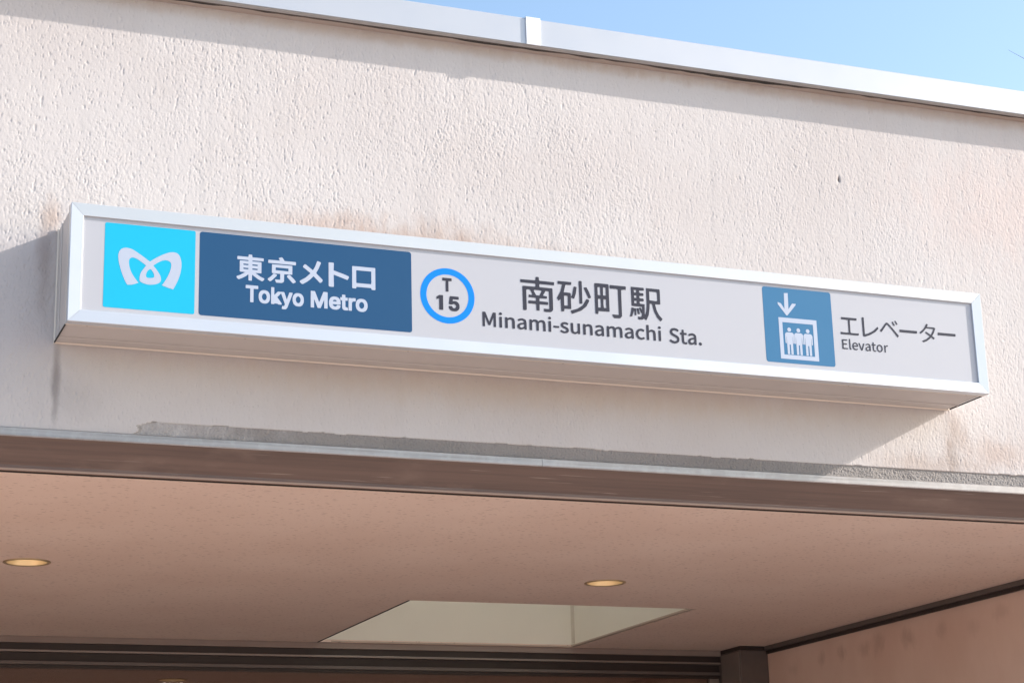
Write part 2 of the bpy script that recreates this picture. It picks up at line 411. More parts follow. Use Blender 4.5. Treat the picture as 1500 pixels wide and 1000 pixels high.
# coping: folded white metal with a joint cover
YC = Y0 - .085; CT = 1.246
def coping(x0, x1):
    p = [(YC, ZT), (YC, CT - .006), (YC + .006, CT), (Y0 + .26, CT + .02), (Y0 + .26, CT + .012), (YC + .009, CT - .009), (YC + .003, CT - .012), (YC + .003, ZT + .003), (YC + .034, ZT + .003), (YC + .034, ZT)]
    return MB().sweep(p, x0, x1).build('coping_panel', M['coping'], bld)
coping(-4.55, 2.156); coping(2.162, 9.55)
MB().sweep([(YC - .007, ZT - .003), (YC - .007, CT + .002), (YC, CT + .006), (Y0 + .265, CT + .026), (Y0 + .265, CT + .0215), (YC - .0005, CT + .002), (YC - .0015, ZT - .003)], 2.124, 2.197).build('joint_cover', M['cover'], bld)
MB().box(-4.54, 9.54, YC + .0045, YC + .032, ZT - .004, ZT - .0005).build('coping_return', M['coping_dark'], bld)
b = MB(); rr = random.Random(3)
n = 160; top = []; v = []; f = []
for k in range(n + 1):
    x = -1.5 + 9.5 * k / n
    w = .0015 + max(0, .004 * math.sin(x * 3.1 + 1) * math.sin(x * 1.3)) + rr.random() * .0025
    v += [(x, YC + .034, ZT - .0045), (x, YC + .036 + w * 2, ZT - .0045 - w)]
for k in range(n): f.append((2*k, 2*k+1, 2*k+3, 2*k+2))
b.add(v, f); b.build('sealant_bead', M['seal'], bld)
MB().box(-4.5, 9.5, YC + .037, Y0 + .02, ZT - .006, ZT + .06).build('coping_soffit', M['soffit'], bld)

# stainless edge trim, two lengths with an open joint
def trim(x0, x1):
    p = [(Y0 - .004, -.862), (Y0 - .009, -.866), (Y0 - .0085, -.896), (Y0 - .0065, -.9005), (Y0 + .02, -.9005), (Y0 + .02, -.862)]
    return MB().sweep(p, x0, x1).build('edge_trim', M['stainless'], bld)
trim(-3.2, 2.1675); trim(2.1695, XR)
MB().sweep([(Y0 - .004, -.9007), (Y0 + .086, -.9995), (Y0 + .086, -1.0035), (Y0 + .0885, -1.0055), (Y0 + .0885, -1.010), (Y0 + .12, -.99), (Y0 + .12, -.9007)], -3.2, XR).build('fascia', M['fascia'], bld)
MB().sweep([(Y0 + .0890, -1.0058), (Y0 + .0935, -1.0085), (Y0 + .0945, -1.0170), (Y0 + .109, -1.0185), (Y0 + .109, -1.0058)], -3.2, XR).build('fascia_lip', M['lip'], bld)
MB().box(-3.2, XR, Y0 + .110, Y0 + .1395, -1.0195, -.98).build('gap_shade_strip', M['seal'], bld)  # solid black strip, paints the shade of the gap before the ceiling

# entrance ceiling with the square recess
HX0, HX1, HY0, HY1 = 2.610, 4.538, 3.521, 5.468
cy0 = Y0 + .140; zt = ZC + .018
def plate(loops, z0, z1):
    """horizontal board with holes; loops are (x, y), first one outer"""
    tri = tessellate_polygon([[Vector((p[0], p[1], 0)) for p in l] for l in loops])
    pts = [p for l in loops for p in l]; k = len(pts)
    v = [(p[0], p[1], z0) for p in pts] + [(p[0], p[1], z1) for p in pts]; f = []
    for t in tri:
        a, b_, c_ = (Vector(v[i_]) for i_ in t)
        t = tuple(t) if (b_ - a).cross(c_ - a).z < 0 else tuple(t)[::-1]
        f += [t, tuple(i_ + k for i_ in t[::-1])]
    n0 = 0
    for l in loops:
        m_ = len(l)
        for q_ in range(m_):
            a, b_ = n0 + q_, n0 + (q_ + 1) % m_; f.append((a, b_, b_ + k, a + k))
        n0 += m_
    return v, f
def rect(x0, x1, y0, y1): return [(x0, y0), (x1, y0), (x1, y1), (x0, y1)]
LIGHTS = ((.245, 2.640), (3.513, 2.656)); LOBBY_LIGHT = (2.13, 7.90)
build('ceiling', *plate([rect(-3.2, XR, cy0, YH), rect(HX0, HX1, HY0, HY1)[::-1]] + [circ(x_, y_, .1045, 48)[::-1] for x_, y_ in LIGHTS], ZC, zt), M['ceiling'], bld)
e = .004
rw = MB()
rw.box(HX0 - .03, HX0 - e, HY0 - .03, HY1 + .03, zt + .001, ZT + .12).box(HX1 + e, HX1 + .03, HY0 - .03, HY1 + .03, zt + .001, ZT + .12)
rw.box(HX0 - e, HX1 + e, HY0 - .03, HY0 - e, zt + .001, ZT + .12).box(HX0 - e, HX1 + e, HY1 + e, HY1 + .03, zt + .001, ZT + .12)
rw.build('ceiling_recess', M['recess'], bld)
lp = MB()
lp.box(HX1 - .030, HX1 - .001, HY0 + .001, HY1 - .001, ZC + .003, ZC + .014)
lp.box(HX0 + .1, HX1 - .031, HY1 - .004, HY1 - .001, ZC + .003, ZC + .010)
lp.build('recess_edge', M['recess_lip'], bld)
MB().box(HX1 - .022, HX1 + e - .0005, HY1 + .0005, HY1 + e - .0005, ZC + .03, ZT).build('recess_corner_shade', M['corner_shade'], bld)  # made-up strip: the corner's soft dark band put into colour
MB().box(HX0 + .0005, HX0 + .012, HY0 + .001, HY1 - .001, ZC - .002, ZC + .012).build('recess_gasket', M['seal'], bld)

MB().box(HX0 - .05, HX1 + .05, HY0 - .05, HY1 + .05, ZT + .121, ZT + .135).build('skylight_cover', M['milky'], bld)

# side walls
MB().box(XR + .001, XR + .25, Y0 + .301, 11.29, -GZ, .2).build('side_wall', M['inner_wall'], bld)
MB().box(-3.45, -3.201, Y0 + .301, 11.29, -GZ, .2).build('side_wall', M['inner_wall'], bld)
MB().box(XR - .030, XR - .001, cy0, 5.17, -1.052, ZC - .001, .002).build('wall_moulding', M['mid_frame'], bld)
MB().box(XR - .018, XR - .001, cy0, 5.17, -1.078, -1.053, .002).build('wall_moulding', M['dark_frame'], bld)

# door frame at the back: stacked header bars, post, glazing
hd = [('header_bar', 'header_beige', YH - .02, YH + .06, -1.062, ZC - .001), ('header_bar', 'dark_frame', YH - .006, YH + .06, -1.106, -1.063), ('header_bar', 'light_edge', YH - .016, YH + .06, -1.121, -1.107),
      ('header_bar', 'dark_frame', YH + .02, YH + .08, -1.176, -1.122), ('header_bar', 'mid_frame', YH, YH + .07, -1.200, -1.177), ('header_bar', 'dark_frame', YH + .01, YH + .07, -1.222, -1.201)]
for nme, mt, y0, y1, z0, z1 in hd:
    MB().box(-3.2, 5.725, y0, y1, z0, z1, .002).build(nme, M[mt], bld)
MB().box(5.725, XR - .001, 5.175, YH + .08, -GZ, ZC - .03, .004).build('door_post', M['mid_frame'], bld)
MB().box(5.725, XR - .001, 5.172, YH + .08, ZC - .029, ZC - .001, .002).build('door_post_cap', M['dark_frame'], bld)
MB().box(5.7195, 5.7245, 5.19, YH - .03, -GZ, ZC - .04).build('post_side_strip', M['light_edge'], bld)
MB().box(5.64, 5.719, YH + .015, YH + .07, -GZ, -1.223, .003).build('door_jamb', M['light_edge'], bld)
for x0, x1 in ((-3.2, -.96), (-.90, 5.64)):
    MB().box(x0 + .002, x1 - .002, YH + .036, YH + .044, -GZ + .02, -1.223).build('glass_pane', M['glass'], bld)
MB().box(-.96, -.90, YH + .012, YH + .068, -GZ, -1.223, .003).build('door_mullion', M['dark_frame'], bld)
build('lobby_ceiling', *plate([rect(-3.2, XR, YH + .09, 11.09), circ(*LOBBY_LIGHT, .1045, 48)[::-1]], ZC, zt), M['ceiling'], bld)
MB().box(-3.2, XR, 11.1, 11.29, -GZ, ZC - .01).build('lobby_wall', M['inner_wall'], bld)

# ------------------------------------------------------------------ downlights
def downlight(x, y, label, r=.105):
    t = thing('downlight', (x, y, ZC + GZ), label, 'ceiling light', 'round downlights in the entrance ceiling')
    n = 48
    def lathe(prof):
        v = []; f = []; k = len(prof)
        for a in range(n):
            c, s = math.cos(2 * math.pi * a / n), math.sin(2 * math.pi * a / n)
            v += [(x + p[0] * c, y + p[0] * s, ZC + p[1]) for p in prof]
        for a in range(n):
            for j in range(k - 1):
                A = a * k + j; Bq = ((a + 1) % n) * k + j
                f.append((A, A + 1, Bq + 1, Bq))
        return v, f
    v, f = lathe([(r + .016, -.0005), (r + .015, -.004), (r + .002, -.006), (r - .003, -.001)])
    build('trim_ring', v, f, M['ring'], t, smooth=True)
    v, f = lathe([(r - .003, -.001), (r - .012, .022), (r - .018, .030)])
    build('reflector', v, f, M['reflector'], t, smooth=True)
    v, f = lathe([(r - .018, .030), (r - .05, .024), (0.0001, .019)])
    build('diffuser', v, f, M['lamp'], t, smooth=True)
    return t
downlight(.245, 2.640, 'round lit yellow downlight near the left edge, left of the recess')
downlight(3.513, 2.656, 'round lit yellow downlight in front of the square ceiling recess')
lobby = downlight(2.13, 7.90, 'round lit yellow downlight behind the glass doors, bottom edge of view')

for lx, ly in ((2.13, 7.90),):
    pd = bpy.data.lights.new('downlight_glow', 'AREA'); pd.shape = 'DISK'; pd.size = .18; pd.energy = 30; pd.color = (1, .88, .78)
    po = bpy.data.objects.new('downlight_glow', pd); C.objects.link(po); po.parent = lobby; po.location = (0, 0, -.02)
# ------------------------------------------------------------------ the sign
W, SH = 4.3529, .5
sign = thing('station_sign', (W / 2, Y0 - .175, GZ - .25), 'long white framed box sign with cyan, navy and blue panels on the stucco wall', 'sign')
ft = .050          # width of the front frame
# housing: shallow box with folded grooves, open behind the frame
hs = MB()
g = .006
yb = Y0 - .0005
def ring_sweep(mb, prof):
    """closed strip of rectangles around the box: prof is a list of (inset, y)"""
    v = []; f = []
    for ins, y in prof:
        v += [(ins, y, -ins), (W - ins, y, -ins), (W - ins, y, -SH + ins), (ins, y, -SH + ins)]
    for k in range(len(prof) - 1):
        for j in range(4):
            a = k * 4 + j; b_ = k * 4 + (j + 1) % 4
            f.append((a, a + 4, b_ + 4, b_))
    mb.add(v, f)
ring_sweep(hs, [(.007, .046), (.007, yb - .085), (.0025, yb - .088), (.0025, yb - .093), (.006, yb - .096), (.006, yb)])
hs.add([(.02, .05, -.02), (W - .02, .05, -.02), (W - .02, .05, -SH + .02), (.02, .05, -SH + .02)], [(0, 1, 2, 3)])
hs.build('housing', M['housing'], sign)
ed = MB()
ring_sweep(ed, [(.005, .046), (-.0012, .0468), (-.0012, .0515), (.0065, .053)])
ring_sweep(ed, [(.0055, yb - .012), (-.0012, yb - .010), (-.0012, yb - .005), (.0055, yb - .003)])
ed.build('housing_bead', M['housing_edge'], sign)
MB().box(.0005, .0050, .058, yb - .014, -SH + .0005, -SH + .0068).build('corner_gap', M['seal'], sign)
MB().box(W - .0035, W - .0005, .058, yb - .014, -SH + .0005, -SH + .0068).build('corner_gap', M['seal'], sign)
for sx in (.09, .74, 1.45, 2.17, 2.90, 3.62, 4.27):
    n_ = 8
    v = [(sx + .0042 * math.cos(2 * math.pi * k / n_), .072 + .0042 * math.sin(2 * math.pi * k / n_), -SH + zz) for zz in (.0068, .0045) for k in range(n_)]
    f = [(k, (k + 1) % n_, n_ + (k + 1) % n_, n_ + k) for k in range(n_)] + [tuple(range(n_, 2 * n_))]
    build('screw', v, f, M['dark_frame'], sign)
# four mitred frame rails
gap = .0006
cor = [((0, 0), (W, 0)), ((W, 0), (W, -SH)), ((W, -SH), (0, -SH)), ((0, -SH), (0, 0))]
prof = [(0.0, .0455), (0.0, .0018), (.0018, 0.0), (.044, .0035), (.0505, .0040), (.052, .0055), (.052, .0122)]
inn = [(1, -1), (-1, -1), (-1, 1), (1, 1)]
for k in range(4):
    A, Bc = cor[k]; ia, ib = inn[k], inn[(k + 1) % 4]
    dx, dz = (Bc[0] - A[0]), (Bc[1] - A[1]); ln = math.hypot(dx, dz); dx /= ln; dz /= ln
    v = []; f = []
    for w, y in prof:
        v.append((A[0] + ia[0] * w + dx * gap, y, A[1] + ia[1] * w + dz * gap))
        v.append((Bc[0] + ib[0] * w - dx * gap, y, Bc[1] + ib[1] * w - dz * gap))
    for j in range(len(prof) - 1): f.append((2*j, 2*j+2, 2*j+3, 2*j+1))
    build('frame_rail', v, f, M['frame'], sign)
YP = .0123
fp = MB().box(.045, W - .045, YP, YP + .004, -SH + .045, -.045).build('face_panel', M['face'], sign)

def gl(name, loops, y, m, parent, **kw):
    v, f = flat(loops, y); return build(name, v, f, m, parent)
def S(l): return [(a / 1e4, b_ / 1e4) for a, b_ in l]

cy_t = gl('cyan_tile', [rrect(.1395, .5115, -.4275, -.0685, .008)], YP - .0004, M['cyan'], sign)
gl('emblem', [smooth_loop(S([[2350,-3260],[2243,-3067],[2125,-2788],[2034,-2507],[1981,-2279],[1959,-2077],[1977,-1930],[2043,-1801],[2138,-1727],[2261,-1695],[2414,-1706],[2582,-1765],[2780,-1881],[2978,-2008],[3134,-2116],[3253,-2192],[3398,-2081],[3591,-1948],[3813,-1824],[4008,-1737],[4177,-1700],[4332,-1720],[4433,-1793],[4506,-1934],[4546,-2121],[4542,-2357],[4505,-2595],[4425,-2866],[4318,-3110],[4223,-3294],[3983,-3234],[3758,-3155],[3839,-3037],[3947,-2852],[4041,-2639],[4107,-2427],[4126,-2249],[4087,-2142],[3987,-2086],[3847,-2076],[3708,-2128],[3542,-2232],[3391,-2349],[3506,-2484],[3606,-2621],[3688,-2759],[3719,-2917],[3685,-3028],[3562,-3115],[3395,-3162],[3201,-3177],[3033,-3146],[2907,-3099],[2845,-3026],[2846,-2866],[2897,-2687],[2991,-2533],[3098,-2376],[2957,-2273],[2787,-2167],[2647,-2104],[2521,-2087],[2439,-2133],[2400,-2239],[2404,-2384],[2442,-2555],[2510,-2723],[2611,-2888],[2711,-3024],[2806,-3137],[2565,-3235]])), smooth_loop(S([[3269,-2506],[3340,-2564],[3398,-2655],[3442,-2782],[3422,-2857],[3306,-2891],[3166,-2889],[3110,-2848],[3107,-2755],[3146,-2635],[3200,-2562]]))[::-1]], YP - .0008, M['letter_white'], cy_t)
nv_t = gl('navy_tile', [rrect(.529, 1.4495, -.4285, -.0685, .012)], YP - .0004, M['navy'], sign)
el_t = gl('blue_tile', [rrect(3.158, 3.5205, -.4265, -.0665, .012)], YP - .0004, M['steel_blue'], sign)
RC = (1.6125, -.2508)
rg = gl('line_ring', [circ(*RC, .1243, 72), circ(*RC, .0960, 72)[::-1]], YP - .0004, M['ring_blue'], sign)

GLYPHS = [
    ('jp', '東', [[[[7998,-1603],[7526,-1596],[7510,-1566],[7505,-1490],[7395,-1486],[7363,-1490],[7343,-1596],[6897,-1596],[6876,-1616],[6876,-1716],[6897,-1736],[7343,-1736],[7356,-1767],[7343,-1778],[7002,-1778],[6984,-1792],[6982,-2244],[7002,-2266],[7219,-2269],[7002,-2410],[6858,-2470],[6847,-2520],[6914,-2595],[6950,-2601],[7107,-2529],[7242,-2444],[7343,-2356],[7356,-2394],[7356,-2595],[7369,-2620],[7500,-2619],[7510,-2394],[7526,-2356],[7579,-2407],[7762,-2529],[7920,-2603],[7962,-2595],[8030,-2520],[8024,-2475],[7867,-2411],[7650,-2269],[7893,-2264],[7905,-2244],[7905,-1792],[7867,-1778],[7526,-1778],[7512,-1767],[7526,-1736],[7998,-1729]],[[7355,-2093],[7343,-2137],[7159,-2139],[7131,-2118],[7133,-2089],[7159,-2082],[7343,-2082]],[[7750,-2093],[7736,-2138],[7526,-2138],[7510,-2118],[7526,-2082],[7736,-2082]],[[7356,-1917],[7343,-1958],[7159,-1960],[7131,-1942],[7133,-1913],[7159,-1905],[7343,-1905]],[[7750,-1917],[7736,-1959],[7526,-1959],[7510,-1942],[7526,-1905],[7736,-1905]]]]),
    ('jp', '京', [[[[9230,-1813],[8357,-1817],[8350,-2187],[8368,-2205],[8708,-2212],[8708,-2459],[8674,-2471],[8507,-2469],[8486,-2484],[8535,-2607],[8757,-2602],[8841,-2573],[8872,-2509],[8880,-2212],[9230,-2198]],[[9063,-1947],[9063,-2071],[8512,-2064],[8509,-1965],[8535,-1943]]],[[[8563,-2257],[8479,-2224],[8424,-2221],[8303,-2360],[8182,-2459],[8175,-2509],[8257,-2569],[8284,-2570],[8340,-2537],[8539,-2336],[8569,-2286]]],[[[9144,-2237],[9119,-2220],[9063,-2229],[9008,-2268],[8997,-2311],[9208,-2533],[9258,-2574],[9286,-2571],[9370,-2522],[9382,-2484],[9301,-2385]]],[[[9384,-1644],[9370,-1632],[8897,-1629],[8807,-1496],[8757,-1480],[8645,-1520],[8646,-1549],[8693,-1619],[8674,-1631],[8201,-1634],[8190,-1743],[8194,-1767],[8229,-1773],[9370,-1773],[9386,-1743]]]]),
    ('jp', 'メ', [[[[10450,-1534],[10344,-1496],[10307,-1500],[10211,-1760],[10132,-1900],[10105,-1906],[9813,-1692],[9757,-1691],[9697,-1773],[9691,-1801],[9706,-1828],[9999,-2042],[10002,-2074],[9811,-2266],[9554,-2430],[9553,-2484],[9628,-2554],[9681,-2566],[9856,-2457],[9999,-2338],[10132,-2193],[10158,-2185],[10423,-2446],[10476,-2432],[10530,-2375],[10549,-2320],[10536,-2293],[10291,-2061],[10267,-2019],[10370,-1825],[10469,-1582],[10469,-1555]]]]),
    ('jp', 'ト', [[[[11038,-1521],[11010,-1499],[10908,-1499],[10840,-1499],[10806,-1521],[10808,-2542],[10840,-2569],[11010,-2569],[11038,-2542],[11028,-2058],[11044,-2029],[11621,-2209],[11648,-2193],[11704,-2085],[11689,-2044],[11513,-1978],[11044,-1842],[11027,-1816]]]]),
    ('jp', 'ロ', [[[[12869,-1579],[12852,-1563],[11869,-1563],[11842,-1579],[11840,-2521],[11869,-2549],[11984,-2549],[12013,-2546],[12021,-2492],[12042,-2472],[12649,-2472],[12678,-2476],[12707,-2549],[12852,-2549],[12870,-2521]],[[12678,-1736],[12691,-1750],[12692,-2207],[12678,-2303],[12042,-2303],[12023,-2292],[12021,-1750],[12042,-1735]]]]),
    ('en', 'Tokyo', [[[[9656,-3042],[9619,-3014],[9555,-2988],[9500,-2981],[9427,-2985],[9381,-2999],[9344,-3020],[9317,-3043],[9289,-3079],[9257,-3149],[9247,-3198],[9243,-3276],[9247,-3345],[9272,-3433],[9295,-3472],[9344,-3522],[9390,-3546],[9427,-3556],[9482,-3560],[9546,-3556],[9583,-3546],[9619,-3528],[9656,-3499],[9684,-3464],[9716,-3394],[9726,-3345],[9730,-3286],[9727,-3208],[9718,-3159],[9702,-3110]],[[9546,-3151],[9567,-3179],[9587,-3237],[9591,-3276],[9582,-3325],[9566,-3365],[9537,-3400],[9500,-3419],[9473,-3418],[9454,-3411],[9427,-3390],[9407,-3365],[9394,-3335],[9383,-3276],[9391,-3218],[9407,-3179],[9420,-3159],[9455,-3130],[9482,-3121],[9500,-3123],[9518,-3130]]],[[[9240,-2995],[9233,-2989],[9196,-2988],[9114,-2988],[9101,-2995],[8994,-3307],[8889,-2995],[8875,-2988],[8792,-2988],[8756,-2989],[8748,-2995],[8747,-3044],[8915,-3514],[8901,-3563],[8880,-3592],[8866,-3598],[8811,-3596],[8802,-3602],[8783,-3680],[8784,-3719],[8791,-3729],[8857,-3739],[8930,-3733],[8958,-3722],[8985,-3702],[9016,-3661],[9038,-3612],[9242,-3044]]],[[[8758,-2992],[8654,-2988],[8612,-2992],[8462,-3151],[8459,-2825],[8443,-2819],[8370,-2819],[8333,-2820],[8326,-2825],[8324,-3530],[8325,-3540],[8333,-3549],[8452,-3549],[8460,-3540],[8461,-3520],[8517,-3517],[8604,-3520],[8627,-3548],[8636,-3550],[8764,-3549],[8773,-3545],[8777,-3520],[8773,-3487],[8589,-3236],[8759,-3050],[8763,-3011]]],[[[8206,-3042],[8170,-3014],[8105,-2988],[8050,-2981],[7977,-2985],[7931,-2999],[7894,-3020],[7867,-3043],[7839,-3079],[7808,-3149],[7797,-3198],[7793,-3276],[7798,-3345],[7822,-3433],[7845,-3472],[7894,-3522],[7940,-3546],[7977,-3556],[8032,-3560],[8096,-3556],[8133,-3546],[8170,-3528],[8206,-3499],[8234,-3464],[8266,-3394],[8276,-3345],[8280,-3286],[8277,-3208],[8269,-3159],[8252,-3110]],[[8096,-3151],[8117,-3179],[8137,-3237],[8141,-3276],[8132,-3325],[8116,-3365],[8087,-3400],[8050,-3419],[8023,-3418],[8004,-3411],[7977,-3390],[7957,-3365],[7945,-3335],[7933,-3276],[7941,-3218],[7957,-3179],[7971,-3159],[8005,-3130],[8032,-3121],[8050,-3123],[8069,-3130]]],[[[7773,-2825],[7755,-2819],[7324,-2819],[7260,-2819],[7244,-2825],[7242,-2943],[7243,-2953],[7251,-2959],[7437,-2962],[7438,-3530],[7444,-3547],[7563,-3550],[7572,-3548],[7578,-3540],[7579,-2962],[7765,-2960],[7774,-2953],[7775,-2943]]]]),
    ('en', 'Metro', [[[[12437,-3047],[12397,-3019],[12328,-2993],[12269,-2987],[12190,-2991],[12140,-3004],[12101,-3025],[12071,-3048],[12041,-3083],[12007,-3153],[11996,-3202],[11992,-3280],[11996,-3348],[12023,-3435],[12048,-3474],[12101,-3523],[12150,-3548],[12190,-3558],[12249,-3562],[12318,-3558],[12358,-3548],[12397,-3530],[12437,-3501],[12467,-3466],[12501,-3396],[12512,-3348],[12517,-3290],[12513,-3212],[12504,-3163],[12486,-3115]],[[12318,-3155],[12341,-3183],[12363,-3241],[12367,-3280],[12357,-3328],[12340,-3367],[12308,-3402],[12269,-3421],[12239,-3421],[12219,-3414],[12190,-3393],[12169,-3367],[12155,-3338],[12142,-3280],[12151,-3221],[12168,-3183],[12183,-3163],[12220,-3134],[12249,-3126],[12269,-3128],[12289,-3134]]],[[[11991,-2994],[11981,-2988],[11902,-2986],[11863,-2991],[11823,-3005],[11803,-2994],[11679,-2997],[11675,-3016],[11675,-3532],[11676,-3541],[11685,-3550],[11803,-3551],[11813,-3550],[11822,-3541],[11826,-3201],[11848,-3162],[11872,-3143],[11912,-3130],[11979,-3133],[11991,-3127]]],[[[11531,-2876],[11411,-2874],[11399,-2876],[11392,-2886],[11395,-3449],[11411,-3494],[11431,-3519],[11460,-3540],[11500,-3552],[11539,-3556],[11619,-3553],[11648,-3547],[11653,-3537],[11654,-3498],[11635,-3420],[11619,-3416],[11559,-3416],[11549,-3410],[11540,-3391],[11539,-2895]]],[[[11640,-3001],[11621,-2993],[11324,-2994],[11316,-3001],[11314,-3011],[11315,-3117],[11324,-3126],[11334,-3127],[11631,-3127],[11641,-3117]]],[[[11263,-3053],[11233,-3027],[11174,-2999],[11125,-2989],[11055,-2987],[11006,-2992],[10947,-3013],[10898,-3047],[10872,-3076],[10848,-3116],[10823,-3202],[10818,-3260],[10821,-3338],[10831,-3387],[10849,-3435],[10874,-3474],[10927,-3523],[10976,-3547],[11016,-3557],[11075,-3562],[11144,-3559],[11180,-3552],[11230,-3533],[11273,-3501],[11293,-3479],[11320,-3426],[11321,-3377],[11313,-3368],[11233,-3349],[11184,-3350],[11144,-3402],[11115,-3418],[11085,-3424],[11055,-3417],[11016,-3396],[10986,-3358],[10978,-3338],[10986,-3332],[11325,-3328],[11329,-3319],[11330,-3251],[11321,-3163],[11294,-3095]],[[11138,-3153],[11165,-3192],[11154,-3199],[10996,-3199],[10984,-3192],[10996,-3172],[11025,-3144],[11065,-3127],[11105,-3131]]],[[[10756,-2829],[10598,-2826],[10575,-2832],[10401,-3279],[10390,-3288],[10210,-2832],[10192,-2826],[10074,-2826],[10034,-2827],[10027,-2832],[10024,-3532],[10025,-3541],[10034,-3550],[10153,-3551],[10163,-3550],[10172,-3541],[10173,-3211],[10174,-3201],[10182,-3193],[10323,-3541],[10331,-3550],[10341,-3551],[10449,-3551],[10459,-3546],[10608,-3177],[10611,-3541],[10617,-3549],[10627,-3551],[10756,-3548],[10761,-3502],[10761,-2851]]]]),
    ('num', 'T', [[[[16324,-1708],[16310,-1703],[15924,-1703],[15910,-1705],[15905,-1710],[15903,-1822],[15910,-1834],[16052,-1838],[16053,-2292],[16057,-2312],[16071,-2316],[16163,-2316],[16176,-2308],[16178,-1838],[16310,-1836],[16324,-1831],[16327,-1766]]]]),
    ('num', '1', [[[[15920,-3155],[15741,-3155],[15741,-2654],[15627,-2694],[15612,-2588],[15750,-2496],[15920,-2496]]]]),
    ('num', '5', [[[[16633,-2513],[16613,-2509],[16243,-2509],[16224,-2517],[16187,-2820],[16186,-2863],[16191,-2872],[16271,-2883],[16319,-2883],[16376,-2857],[16404,-2850],[16423,-2851],[16452,-2861],[16480,-2881],[16500,-2907],[16513,-2942],[16501,-2986],[16480,-3013],[16452,-3033],[16414,-3043],[16385,-3035],[16357,-3017],[16338,-2994],[16327,-2960],[16319,-2952],[16195,-2951],[16178,-2960],[16180,-3030],[16195,-3074],[16233,-3123],[16290,-3158],[16338,-3172],[16395,-3179],[16480,-3176],[16518,-3167],[16585,-3134],[16621,-3100],[16644,-3065],[16665,-3004],[16667,-2898],[16650,-2837],[16622,-2792],[16566,-2743],[16509,-2721],[16442,-2713],[16357,-2718],[16354,-2714],[16366,-2643],[16632,-2639],[16638,-2618]]]]),
    ('st', '南', [[[[21145,-1436],[20454,-1430],[20422,-1401],[20416,-1284],[20378,-1262],[20301,-1262],[20263,-1284],[20256,-1401],[20224,-1429],[19534,-1437],[19534,-1545],[19556,-1581],[20189,-1581],[20224,-1583],[20252,-1617],[20237,-1725],[19649,-1728],[19626,-1761],[19626,-2804],[19649,-2837],[19764,-2837],[19801,-2804],[19801,-1904],[19840,-1876],[19956,-1872],[19998,-1904],[20086,-2084],[20032,-2118],[19917,-2106],[19904,-2228],[20224,-2233],[20252,-2264],[20246,-2372],[19917,-2377],[19879,-2399],[19879,-2497],[19917,-2515],[20230,-2516],[20252,-2552],[20263,-2808],[20408,-2804],[20416,-2515],[20800,-2515],[20824,-2480],[20824,-2408],[20800,-2377],[20416,-2373],[20416,-2264],[20454,-2239],[20777,-2228],[20778,-2120],[20608,-2102],[20595,-2084],[20723,-1874],[20876,-1890],[20876,-2678],[20838,-2698],[20605,-2696],[20618,-2804],[20646,-2839],[20876,-2834],[20953,-2823],[21021,-2768],[21054,-2696],[21055,-1761],[21030,-1728],[20442,-1725],[20426,-1617],[20454,-1582],[21132,-1581]],[[20530,-1904],[20416,-2114],[20263,-2108],[20152,-1904],[20186,-1876],[20263,-1871],[20493,-1876]]]]),
    ('st', '砂', [[[[22801,-2104],[22704,-2073],[22667,-2087],[22482,-2384],[22223,-2559],[21892,-2674],[21928,-2781],[21963,-2817],[22000,-2807],[22408,-2634],[22660,-2425],[22802,-2175]]],[[[21972,-1355],[21319,-1355],[21307,-1462],[21333,-1493],[21523,-1498],[21437,-1819],[21260,-2139],[21333,-2277],[21408,-2187],[21434,-2211],[21445,-2742],[21556,-2744],[21588,-2710],[21593,-2625],[21630,-2612],[21925,-2603],[21925,-1890],[21889,-1859],[21588,-1854],[21673,-1533],[21700,-1498],[21926,-1494],[21963,-1476]],[[21778,-2030],[21772,-2460],[21593,-2465],[21593,-2016],[21741,-2002]]],[[[22478,-1284],[22445,-1257],[22371,-1258],[22326,-1284],[22334,-2321],[22451,-2318],[22478,-2282]]],[[[22223,-1564],[22111,-1543],[22074,-1569],[21998,-1925],[21929,-2032],[21928,-2068],[22037,-2113],[22086,-2104],[22175,-1854]]],[[[22704,-1531],[22593,-1542],[22562,-1569],[22778,-2042],[22890,-2005],[22900,-1961],[22802,-1712]]]]),
    ('st', '町', [[[[24615,-1315],[23854,-1315],[23827,-1352],[23829,-1431],[23854,-1481],[24144,-1476],[24216,-1488],[24231,-1510],[24232,-2649],[24216,-2680],[23926,-2674],[23911,-2689],[23937,-2767],[23999,-2846],[24289,-2830],[24386,-2728],[24393,-1510],[24543,-1473],[24615,-1485],[24639,-1352]]],[[[23783,-1313],[23745,-1290],[23274,-1288],[23129,-1289],[23092,-1313],[23092,-2689],[23129,-2719],[23201,-2719],[23235,-2689],[23237,-2592],[23274,-2576],[23782,-2571]],[[23367,-2020],[23378,-2256],[23359,-2413],[23237,-2416],[23235,-2020],[23346,-2002]],[[23635,-2020],[23633,-2413],[23514,-2413],[23495,-2256],[23503,-2020],[23527,-2005]],[[23367,-1470],[23369,-1824],[23346,-1843],[23274,-1840],[23235,-1824],[23235,-1470],[23346,-1452]],[[23635,-1470],[23635,-1824],[23527,-1840],[23502,-1824],[23497,-1785],[23503,-1470],[23527,-1455]]]]),
